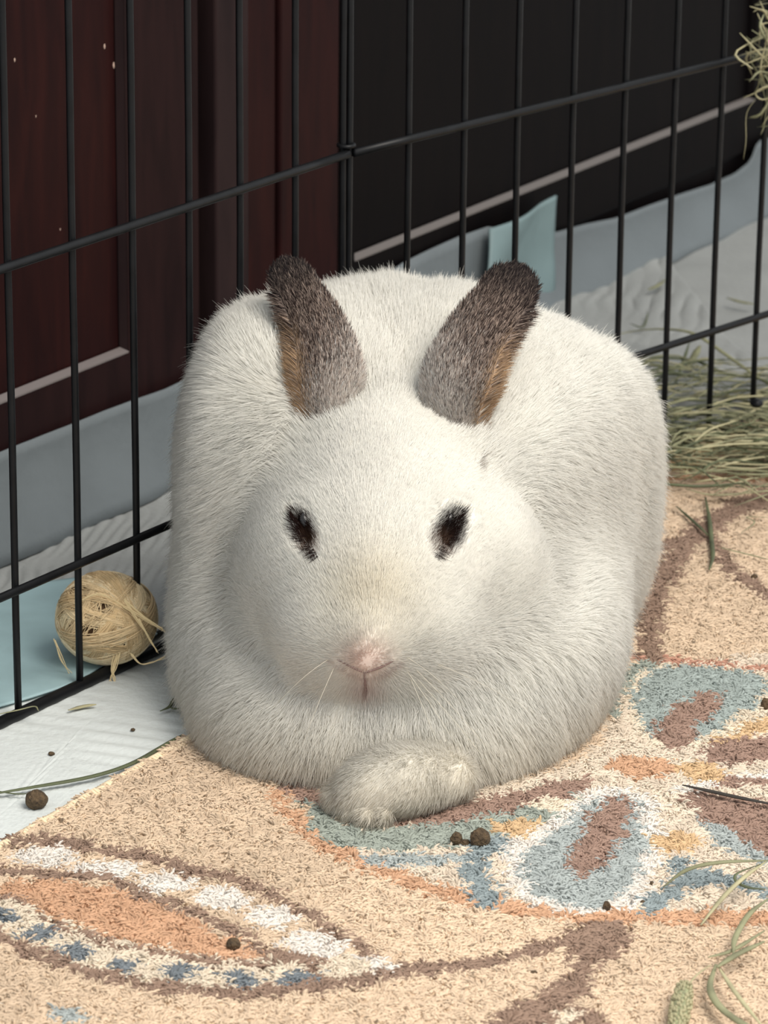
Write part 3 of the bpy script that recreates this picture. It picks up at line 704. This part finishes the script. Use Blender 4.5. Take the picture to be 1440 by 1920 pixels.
def build_ear(px_mid, width, sgn, label, opendir):
    mid = [W(x, y, Y) for x, y, Y in px_mid]
    Vv, Fc, nS, nW, S = ear(mid, width, sgn, label, np.array(opendir, float)/np.linalg.norm(opendir))
    tt = np.repeat(np.linspace(0, 1, nS), nW); ss = np.tile(np.linspace(-1, 1, nW), nS)
    dark = L3(70, 56, 50)
    def ecol(t, s):     # t along the ear, s across (+1 = outer rim)
        n = len(t); c = np.tile(L3(92, 80, 75), (n, 1)); r = rng.random(n)[:, None]
        c = np.where(r > .70, L3(172, 154, 142), c); c = np.where(r < .32, L3(52, 42, 40), c)
        w_ = sstep(t+.06*rng.normal(size=n)+.16*s+.10*rng.normal(size=n), .58, .22)[:, None]; c = c*(1-w_)+w_*L3(228, 220, 212)
        o_ = (sstep(s+.13*rng.normal(size=n), .55, .92)*sstep(t+.05*rng.normal(size=n), .74, .52)*sstep(t, .08, .2))[:, None]; c = c*(1-o_)+o_*L3(188, 158, 126)
        k = sstep(t+.05*rng.normal(size=n), .76, .95)[:, None]; c = c*(1-.75*k)+.75*k*L3(34, 34, 38)
        return c
    me = bpy.data.meshes.new('ear'); me.from_pydata(Vv.tolist(), [], Fc.tolist()); me.update()
    me.polygons.foreach_set('use_smooth', [True]*len(me.polygons))
    ca = me.color_attributes.new('col', 'FLOAT_COLOR', 'POINT'); ca.data.foreach_set('color', np.hstack([ecol(tt, ss*sgn)*.75, np.ones((len(Vv), 1))]).astype(np.float32).ravel())
    o = link('ear', me, M['ear_skin'], rab); so = o.modifiers.new('solid', 'SOLIDIFY'); so.thickness = .0022; so.offset = 0
    o['label'] = label
    # short coat on both faces
    N = 30000; fi = rng.integers(0, len(Fc), N); u, v = rng.random(N), rng.random(N)
    A, B_, C_, D_ = (Vv[Fc[fi, k]] for k in range(4)); p = (1-u)[:, None]*((1-v)[:, None]*A+v[:, None]*B_)+u[:, None]*((1-v)[:, None]*D_+v[:, None]*C_)
    i0, j0 = fi//(nW-1), fi % (nW-1); t = (i0+u)/(nS-1); s_ = ((j0+v)/(nW-1)*2-1)*sgn
    nn = np.cross(B_-A, D_-A); nn /= np.linalg.norm(nn, axis=1, keepdims=True)+1e-12
    flip = np.where(rng.random(N) < .5, 1, -1)[:, None]; vd = ORI-p; fc = np.sign((nn*vd).sum(1))[:, None]; nn = nn*np.where(rng.random(N)[:, None] < .8, fc, -fc)
    tg = (D_-A)/np.linalg.norm(D_-A, axis=1, keepdims=True); ac = (B_-A)/np.linalg.norm(B_-A, axis=1, keepdims=True)*sgn
    rim = sstep(np.abs(s_), .80, .98)*np.sign(s_)
    fringe = (s_ > .78)&(t < .85)
    d = tg*.8+nn*.28+ac*(rim*.5)[:, None]+rng.normal(size=(N, 3))*.12; d = np.where(fringe[:, None], d+ac*.7, d); d /= np.linalg.norm(d, axis=1, keepdims=True)
    Le = .0034*(.7+.6*rng.random(N))*np.where(fringe, 1.9, 1)*np.where(t < .15, 1.5, 1)
    K = 4; pos = np.zeros((N, K, 3)); rad = np.zeros((N, K)); cur = p+nn*.0009
    for k in range(K):
        q = k/(K-1); pos[:, k] = cur; rad[:, k] = .00013*(1-q)**.6+.00002; cur = cur+d*(Le/(K-1))[:, None]
    c = np.clip(ecol(t, s_)*np.clip(1+.2*rng.normal(size=(N, 1)), .5, 1.6), 0, .9)
    snv = nn+.3*rng.normal(size=(N, 3))*.5; snv /= np.linalg.norm(snv, axis=1, keepdims=True)
    f = hair('ear_fur', pos, rad, c, M['fur'], o, sn=snv); f.location = (0, 0, 0)
    return o
build_ear([(634, 850, 1.818), (622, 800, 1.812), (612, 745, 1.812), (608, 685, 1.818), (587, 615, 1.832), (550, 550, 1.845), (521, 499, 1.856)],
          ([0, .12, .28, .45, .6, .78, .9, .96, 1], [.006, .0100, .0145, .0180, .0158, .0118, .0100, .0084, .0040]), -1, 'brown ear on the left, narrower and turned outwards', (.25, -1, .45))
build_ear([(848, 850, 1.818), (846, 800, 1.812), (846, 745, 1.812), (862, 685, 1.818), (893, 620, 1.832), (935, 560, 1.845), (968, 502, 1.856)],
          ([0, .12, .28, .45, .6, .78, .9, .96, 1], [.006, .0110, .0155, .0190, .0172, .0150, .0138, .0116, .0055]), 1, 'brown ear on the right with a broad rounded dark tip', (-.25, -1, .45))
# ---- nostrils and mouth cleft
for nm, pl, rr in (('nostril', [(638, 1238), (662, 1250), (688, 1262)], .0006), ('nostril', [(692, 1262), (718, 1252), (744, 1238)], .0006), ('mouth_cleft', [(690, 1262), (691, 1280), (694, 1296)], .00055)):
    q = []
    for p in spline(pl, 10):
        a = W(p[0], p[1], 1.70); d_ = a-ORI; d_ /= np.linalg.norm(d_); a = a-d_*.02
        for _ in range(25): a = a+d_*max(float(sdf(a[None])[0]), 0)*.8
        q.append(a-d_*.0004)
    b = MB(); b.tube(q, [rr*math.sin(math.pi*(.12+.76*t))**.5 for t in np.linspace(0, 1, 10)], 8); o = b.build(nm, M['nose_skin'], rab); o['label'] = 'pinkish brown line'
# ---- dark lashes fringing the half-closed eyes
lp, lr = [], []
for c, sgn in EYES:
    for k in range(170):
        t = rng.uniform(-1, 1); zz = .0135*t; a = math.radians(sgn*30); xx = rng.normal()*.0012+.0018*sgn*(1-t*t)
        p0 = c+np.array([xx*math.cos(a)+zz*math.sin(a), 0, -xx*math.sin(a)+zz*math.cos(a)])
        d_ = p0-ORI; d_ /= np.linalg.norm(d_); p0 = p0-d_*.015
        for _ in range(14): p0 = p0+d_*max(float(sdf(p0[None])[0]), 0)*.85
        dv = np.array([sgn*(.75+.3*rng.random()), -.35, .35+.9*t+.25*rng.normal()]); dv /= np.linalg.norm(dv); L_ = rng.uniform(.0035, .0075)
        lp.append([p0, p0+dv*L_*.35-d_*.0006, p0+dv*L_*.7-d_*.0012, p0+dv*L_-d_*.0008]); lr.append([.00014, .00012, .00008, .00002])
hair('eyelashes', np.array(lp), np.array(lr), np.tile(L3(44, 32, 30), (len(lp), 1)), M['fur'], rab, sn=np.tile([0, -.7, .7], (len(lp), 1)))
# ---- whiskers
wp = []
for x0, y0, Y0, x1, y1, Y1 in ((640, 1225, 1.712, 520, 1330, 1.70), (745, 1225, 1.712, 900, 1450, 1.69), (750, 1230, 1.712, 985, 1500, 1.70), (752, 1215, 1.714, 1010, 1330, 1.72), (756, 1225, 1.712, 960, 1440, 1.69),
    (850, 940, 1.745, 960, 985, 1.74), (760, 1235, 1.712, 872, 1500, 1.69), (640, 1235, 1.71, 560, 1450, 1.69), (748, 1218, 1.712, 880, 1320, 1.69)):
    a, c = W(x0, y0, Y0), W(x1, y1, Y1); m_ = (a+c)/2+np.array([0, -.010, .006]); wp.append(spline([a, m_, c], 8))
wp = np.array(wp); hair('whiskers', wp, np.tile(np.linspace(.00011, .00004, 8), (len(wp), 1)), np.tile(L3(236, 228, 210), (len(wp), 1)), M['fur'], rab, sn=np.tile([0, -.7, .7], (len(wp), 1)))

#@@BALL
# ------------------------------------------------------------ fibre ball
BC = G(206, 1268, .0)+np.array([0, 0, .0295]); BR = .0252
ball = empty('fibre_ball', tuple(BC), 'straw-coloured woven fibre ball wedged at the foot of the pen', 'ball')
Vb = []; nb = 40
for i in range(nb+1):
    for j in range(nb*2):
        a, t = math.pi*i/nb, math.pi*j/nb; Vb.append([math.sin(a)*math.cos(t), math.sin(a)*math.sin(t), math.cos(a)])
Vb = np.array(Vb); Vw = BC+Vb*BR*.93*(1+.03*fbm(Vb, 3, 71))[:, None]*np.array([1.03, 1, .93])
M['core'] = mat('fibre_core', (92, 68, 44), rough=.9, noise=.25, nscale=120)
mesh('core', Vw, [(i*nb*2+j, (i+1)*nb*2+j, (i+1)*nb*2+(j+1) % (nb*2), i*nb*2+(j+1) % (nb*2)) for i in range(nb) for j in range(nb*2)], M['core'], ball)
wpos, wrad, wcol, wsn = [], [], [], []
rng = np.random.default_rng(12)
bands = [(rng.normal(size=3), rng.normal()*.42) for _ in range(42)]
hole = (W(205, 1170, BC[1])-BC); hole = hole/np.linalg.norm(hole); hole = np.array([.0, -.80, .58]); hole /= np.linalg.norm(hole)
for bi, (ax, offb) in enumerate(bands):
    ax = ax/np.linalg.norm(ax); u = np.cross(ax, [0, .3, 1.]); u /= np.linalg.norm(u); v = np.cross(ax, u); base = L3(*random.choice([(224, 204, 166), (206, 180, 138), (234, 218, 184), (214, 190, 150)]))
    for k in range(70):
        o_ = offb+.075*rng.normal(); a0 = rng.uniform(0, 6.28); span = rng.uniform(1.2, 3.6); K = 12; rr = BR*(.95+.02*rng.random()+.0018*bi)
        aa = a0+np.linspace(0, span, K); wob = o_+.06*np.sin(aa*2+rng.uniform(0, 6))
        p = np.cos(aa)[:, None]*u+np.sin(aa)[:, None]*v+wob[:, None]*ax; p /= np.linalg.norm(p, axis=1, keepdims=True)
        lump = 1+.03*fbm(p, 3, 71)
        if (p@hole).max() > math.cos(.13): continue
        wpos.append(BC+p*rr*lump[:, None]*np.array([1.03, 1, .93])); wrad.append(np.full(K, .00024)); wcol.append(base*rng.uniform(.7, 1.15)); wsn.append(p[K//2])
wpos = np.array(wpos); keep = np.ones(len(wpos), bool)
M['fibre'] = attr_mat('straw_fibre', sn=False, rough=.6)
fo = hair('fibre_winding', wpos, np.array(wrad), np.array(wcol), M['fibre'], ball, sn=np.array(wsn)); 
# knots of fibre that make the lumpy outline, and loose ends
ends = []
def at_ball(px, py, Y=None): return W(px, py, BC[1]-.022 if Y is None else Y)
for i, pl in enumerate([[(235, 1135), (262, 1170), (285, 1205), (300, 1232)], [(240, 1150), (262, 1160), (290, 1180), (312, 1190)], [(230, 1220), (222, 1260), (216, 1285), (228, 1300)], [(226, 1225), (218, 1265), (222, 1290), (205, 1302)],
     [(232, 1215), (222, 1250), (212, 1290)], [(250, 1235), (268, 1253), (290, 1252), (318, 1238)], [(265, 1170), (285, 1210), (302, 1230)], [(243, 1140), (275, 1165), (300, 1182), (318, 1195)], [(150, 1140), (185, 1125), (230, 1140), (262, 1165)], [(110, 1215), (122, 1250), (140, 1278)]]):
    for j in range(3):
        ends.append(spline([at_ball(x+rng.normal()*2, y+rng.normal()*2) for x, y in pl], 12))
ends = np.array(ends); hair('loose_fibres', ends, np.tile(np.linspace(.00030, .00012, 12), (len(ends), 1)), np.tile(L3(222, 200, 156), (len(ends), 1)), M['fibre'], ball)

#@@HAY
# ------------------------------------------------------------ hay
def blade(mb, pts, wd, flat=.35, n=6, N=14, taper=True):
    S = spline(pts, N); R = [wd*.5*(1 if not taper else min(1, .35+2.2*min(t, 1-t))) for t in np.linspace(0, 1, N)]
    mb.tube(S, R, n, flat=flat)
def gpts(pts, z=.009): return [G(x, y, z if len(p_) < 1 else z) for p_ in [()] for x, y in pts]
hay_cols = [M['straw'], M['straw_dark'], M['straw_pale']]
mbs = [MB(), MB(), MB()]
hc0 = G(1400, 800, .01)
for k in range(520):
    # a loose heap at the right, lying roughly along the pen
    px = 1440+rng.normal()*150; py = 812+rng.normal()*42-(px-1440)*.10
    if k > 420: px = rng.uniform(1225, 1480); py = rng.uniform(670, 770)
    if px < 1180 or py < 660 or py > 915: continue
    c = G(px, py, .012+abs(rng.normal())*.008); L = rng.uniform(.02, .085); a = rng.normal()*.42+.12; 
    d = np.array([math.cos(a), math.sin(a), rng.normal()*.09]); bnd = np.array([-d[1], d[0], .0])*rng.normal()*.12*L
    p0, p2 = c-d*L/2, c+d*L/2; p1 = c+bnd+np.array([0, 0, rng.random()*.006])
    for p in (p0, p1, p2): p[2] = max(p[2], .0095)
    if p0[0] < .128 and p0[1] < 2.03: continue
    blade(mbs[rng.choice(3, p=[.45, .30, .25])], [p0, p1, p2], rng.uniform(.0008, .0026), flat=rng.uniform(.25, .8), n=5, N=7)
hp = empty('hay_pile', tuple(hc0), 'loose heap of green and yellow hay to the right of the rabbit', 'hay'); hp['kind'] = 'stuff'
for m_, mb_, nm in zip(hay_cols, mbs, ('hay_strands', 'hay_strands', 'hay_strands')):
    o = mb_.build(nm, m_, hp); o['kind'] = 'stuff'
# bunch hanging on the pen, top right
mb_ = [MB(), MB()]
for k in range(60):
    c = W(1432+rng.normal()*16, 95+rng.normal()*50, 2.24+rng.normal()*.008); L = rng.uniform(.015, .04); d = rng.normal(size=3); d[2] *= 1.3; d /= np.linalg.norm(d)
    blade(mb_[k % 2], [c-d*L/2, c+rng.normal(size=3)*L*.22, c+d*L/2], rng.uniform(.0010, .0024), flat=.5, n=5, N=8)
for pl in ([(1368, 48), (1392, 72), (1428, 108)], [(1400, 10), (1418, 48), (1440, 90)], [(1440, 165), (1412, 172), (1400, 160), (1420, 148), (1440, 150)], [(1436, 20), (1420, 60), (1410, 100), (1408, 130)], [(1400, 172), (1384, 200), (1384, 250), (1380, 285)]):
    blade(mb_[1], [W(x, y, 2.235) for x, y in pl], .0018 if pl[0] != (1400, 172) else .0006, flat=.6)
hb = empty('hay_bunch', tuple(W(1440, 100, 2.24)), 'small tangle of hay caught on the pen wires at the top right', 'hay')
for m_, q in zip((M['straw'], M['straw_pale']), mb_): o = q.build('hay_strands', m_, hb); o['kind'] = 'stuff'
def stem(name, pl, wd, m_, label, cat='dry grass', z=.0095, group=None, zs=None, flat=.4):
    q = MB(); pts = [G(x, y, (zs[i] if zs else z)) for i, (x, y) in enumerate(pl)]
    blade(q, pts, wd, flat=flat, N=4*len(pts)+4)
    o = q.build(name, m_); tag(o, label, cat, group, 'thing'); return o
GS = 'loose hay stems'
stem('dry_grass', [(-60, 1515), (60, 1492), (180, 1468), (260, 1440), (330, 1398), (352, 1385)], .0032, M['straw_dark'], 'long green hay blade lying along the rug edge at the left', z=.0060, group=GS)
stem('dry_grass', [(-40, 1490), (30, 1502), (70, 1502)], .0012, M['straw_dark'], 'thin stem crossing left of the large dropping', z=.0055, group=GS)
stem('dry_grass', [(136, 1344), (165, 1336), (188, 1332)], .0030, M['straw_pale'], 'short flat hay piece beside the bottom rail under the ball', z=.0050, group=GS)
q = MB(); blade(q, [G(x, y, .0055) for x, y in ((308, 1342), (325, 1334), (332, 1322), (337, 1314))], .0022); blade(q, [G(x, y, .0055) for x, y in ((325, 1334), (336, 1337), (348, 1335))], .0018)
tag(q.build('hay_twig', M['straw_dark']), 'small forked green twig on the white pad by the rabbit', 'twig')
stem('dry_grass', [(-20, 1360), (40, 1346), (72, 1338), (80, 1346)], .0012, M['straw'], 'thin curved stem poking past the bottom rail at far left', z=.012, group=GS)
stem('dry_grass', [(1290, 1460), (1340, 1470), (1400, 1482), (1480, 1496)], .0030, M['dark_stem'], 'black pointed stem on the rug at the right edge', z=.0100, group=GS)
stem('dry_grass', [(1120, 625), (1200, 608), (1270, 608), (1310, 622), (1370, 662), (1430, 702), (1480, 730)], .0028, M['straw'], 'long arched stem in front of the right pen wires', zs=[.012, .02, .03, .03, .028, .022, .018], group=GS)
stem('dry_grass', [(1260, 712), (1274, 670), (1286, 630)], .0024, M['straw_dark'], 'upright stem leaning behind the right wires', zs=[.012, .016, .02], group=GS)
stem('dry_grass', [(1283, 680), (1296, 655), (1306, 636)], .0052, M['straw'], 'short broad hay blade between two right wires', zs=[.012, .016, .02], group=GS)
stem('dry_grass', [(1206, 533), (1222, 526), (1238, 514)], .0036, M['straw'], 'flat hay chip on the quilted pad behind the wires', z=.013, group=GS)
stem('dry_grass', [(1174, 597), (1198, 602), (1208, 575)], .0018, M['straw_dark'], 'bent hay stem on the quilted pad near the rabbit back', z=.013, group=GS)
stem('dry_grass', [(1355, 545), (1380, 552), (1408, 556)], .0034, M['straw'], 'faint hay piece above the middle rail at right', z=.012, group=GS)
stem('dry_grass', [(1190, 672), (1230, 660), (1300, 665), (1360, 688), (1450, 690)], .0040, M['straw_dark'], 'curved green blade over the back of the hay heap', z=.014, group=GS)
stem('dry_grass', [(940, 480), (936, 455), (934, 430)], .0030, M['straw_pale'], 'upright stem against the folded blue pad', zs=[.02, .04, .058], group=GS)
stem('dry_grass', [(1268, 938), (1300, 965), (1330, 992)], .0022, M['straw_dark'], 'dark slanting stem at the fork of the brown rug lines', z=.010, group=GS)
stem('dry_grass', [(1322, 920), (1330, 960), (1335, 1000), (1338, 1030), (1332, 1055)], .0030, M['straw_dark'], 'tall curved stem over the brown rug fork', z=.0105, group=GS)
stem('dry_grass', [(1345, 1012), (1390, 1022), (1450, 1035)], .0014, M['straw'], 'thin stem right of the brown rug fork', z=.010, group=GS)
stem('dry_grass', [(1390, 985), (1415, 965), (1400, 955), (1440, 955)], .0010, M['straw'], 'wiry stem curling on the rug below the hay heap', z=.010, group=GS)
stem('dry_grass', [(1285, 905), (1340, 915), (1440, 905), (1490, 898)], .0026, M['straw_pale'], 'straight pale straw on the front edge of the hay heap', z=.0125, group=GS)
stem('dry_grass', [(1242, 822), (1300, 800), (1370, 775), (1430, 745)], .0026, M['straw_pale'], 'straight pale straw rising across the hay heap', zs=[.014, .016, .02, .024], group=GS)
# lower right stems
stem('dry_grass', [(1258, 1652), (1300, 1620), (1360, 1604), (1460, 1598)], .0028, M['straw'], 'arched flat blade over the teal petal at the right edge', zs=[.009, .016, .02, .02], group=GS)
stem('dry_grass', [(1330, 1722), (1370, 1670), (1410, 1630), (1450, 1600)], .0026, M['straw_pale'], 'straight pale stem slanting above the seed head', zs=[.009, .014, .018, .02], group=GS)
stem('dry_grass', [(1440, 1605), (1396, 1624), (1396, 1640), (1420, 1650), (1450, 1652)], .0016, M['straw_dark'], 'looped thin leaf at the right edge above the seed head', zs=[.02, .018, .016, .016, .016], group=GS)
stem('dry_grass', [(1455, 1670), (1420, 1700), (1395, 1745), (1392, 1775)], .0030, M['straw'], 'broad stem curving down at the lower right', z=.015, group=GS)
stem('dry_grass', [(1345, 1782), (1390, 1768), (1450, 1730)], .0024, M['straw'], 'stem crossing to the right edge level with the seed head tip', z=.014, group=GS)
stem('dry_grass', [(1360, 1795), (1350, 1840), (1375, 1880), (1430, 1915), (1470, 1935)], .0038, M['straw'], 'wide green leaf bending toward the bottom right corner', z=.014, group=GS)
stem('dry_grass', [(1365, 1800), (1400, 1850), (1450, 1910)], .0024, M['straw_pale'], 'thin stem running into the bottom right corner', z=.015, group=GS)
stem('dry_grass', [(1450, 1750), (1400, 1775), (1362, 1800)], .0034, M['straw'], 'thick node stem joining the lower right leaves', z=.0165, group=GS)
# seed head
sh = empty('seed_head', tuple(G(1298, 1875, .011)), 'fat green grass seed head lying near the bottom right', 'seed head')
q = MB(); P0, P1 = G(1302, 1838, .013), G(1288, 1925, .012); ax = (P1-P0); Ls = np.linalg.norm(ax); ax /= Ls; sd = np.cross(ax, [0, 0, 1.]); sd /= np.linalg.norm(sd); u3 = np.cross(sd, ax)
q.tube([P0+ax*Ls*t for t in np.linspace(0, 1, 10)], [.0040*math.sin(math.pi*min(1, .12+t*.8))**.5 for t in np.linspace(0, 1, 10)], 12)
q.build('core', M['seed'], sh)
q = MB()
for k in range(300):
    t = rng.random(); a = rng.uniform(0, 6.28); r = .0040*math.sin(math.pi*min(1, .12+t*.8))**.5; dd = sd*math.cos(a)+u3*math.sin(a); c = P0+ax*Ls*t+dd*r*.9
    q.tube([c, c-ax*.0009+dd*.0009, c-ax*.0020+dd*.0010], [.0004, .0007, .0001], 5)
o = q.build('seeds', M['straw_pale'], sh); o['kind'] = 'stuff'
q = MB(); blade(q, [G(x, y, .013) for x, y in ((1304, 1842), (1325, 1815), (1352, 1795))], .0010); q.build('stalk', M['straw_pale'], sh)
# droppings
def dropping(px, py, rx, ry, z0, label, seed, name='dropping', cat='dropping'):
    c = G(px, py, z0+ry*.75); n1, n2 = 14, 20; V_ = []
    for i in range(n1+1):
        for j in range(n2):
            a, t = math.pi*i/n1, 2*math.pi*j/n2; V_.append([math.sin(a)*math.cos(t), math.sin(a)*math.sin(t), math.cos(a)])
    V_ = np.array(V_); V_ = c+V_*(1+.07*fbm(V_, 3.5, seed)+.05*fbm(V_, 9, seed+1))[:, None]*np.array([rx, rx*.95, ry])
    o = mesh(name, V_, [(i*n2+j, (i+1)*n2+j, (i+1)*n2+(j+1) % n2, i*n2+(j+1) % n2) for i in range(n1) for j in range(n2)], M['dropping'])
    tag(o, label, cat, 'droppings'); return o
PZ = RZ-.0015
dropping(80, 1514, .0055, .0050, .0030, 'large round brown dropping on the white pad at left', 1)
dropping(912, 1568, .0045, .0052, PZ, 'upright oval dropping in front of the paw, right one of the pair', 2)
dropping(869, 1571, .0030, .0036, PZ, 'smaller dropping in front of the paw, left one of the pair', 3)
dropping(885, 1577, .0024, .0017, PZ, 'small flat crumb between the paired droppings', 4)
dropping(1153, 1692, .0018, .0030, PZ, 'small pointed dropping on the orange rim where the brown branch starts', 5)
dropping(455, 1777, .0031, .0029, PZ, 'round dark dropping on the tip of the orange leaf', 6)
dropping(1417, 1068, .0020, .0018, PZ, 'tiny dropping near the right edge on the brown line', 7)
dropping(1442, 1306, .0022, .0036, PZ, 'black dropping cut by the right edge beside the teal petal', 8)
dropping(1238, 1646, .0015, .0012, PZ, 'grey crumb right of the bottom teal petal', 9)
dropping(1220, 1682, .0014, .0010, PZ, 'grey crumb above the orange rim', 10)
dropping(956, 1782, .0016, .0010, PZ, 'small brown crumb below the brown band', 11)
dropping(1018, 1817, .0016, .0010, PZ, 'small brown crumb left of the thick brown branch', 12)
dropping(1048, 1743, .0012, .0009, PZ, 'tiny crumb above the brown band at right', 13)
dropping(388, 1442, .0013, .0009, PZ, 'tiny dark crumb on the rug just left of the rabbit', 14)
dropping(106, 1426, .0016, .0010, .0030, 'thin dark crumb in the middle of the white pad', 15)
dropping(258, 1378, .0012, .0008, .0030, 'speck on the white pad halfway to the rabbit', 16)
# black round thing in the hay at the right edge
dropping(1414, 741, .0042, .0026, .030, 'glossy black bean-like lump on top of the hay heap', 17, 'black_lump', 'dropping').data.materials[0] = M['wire']
#@@END
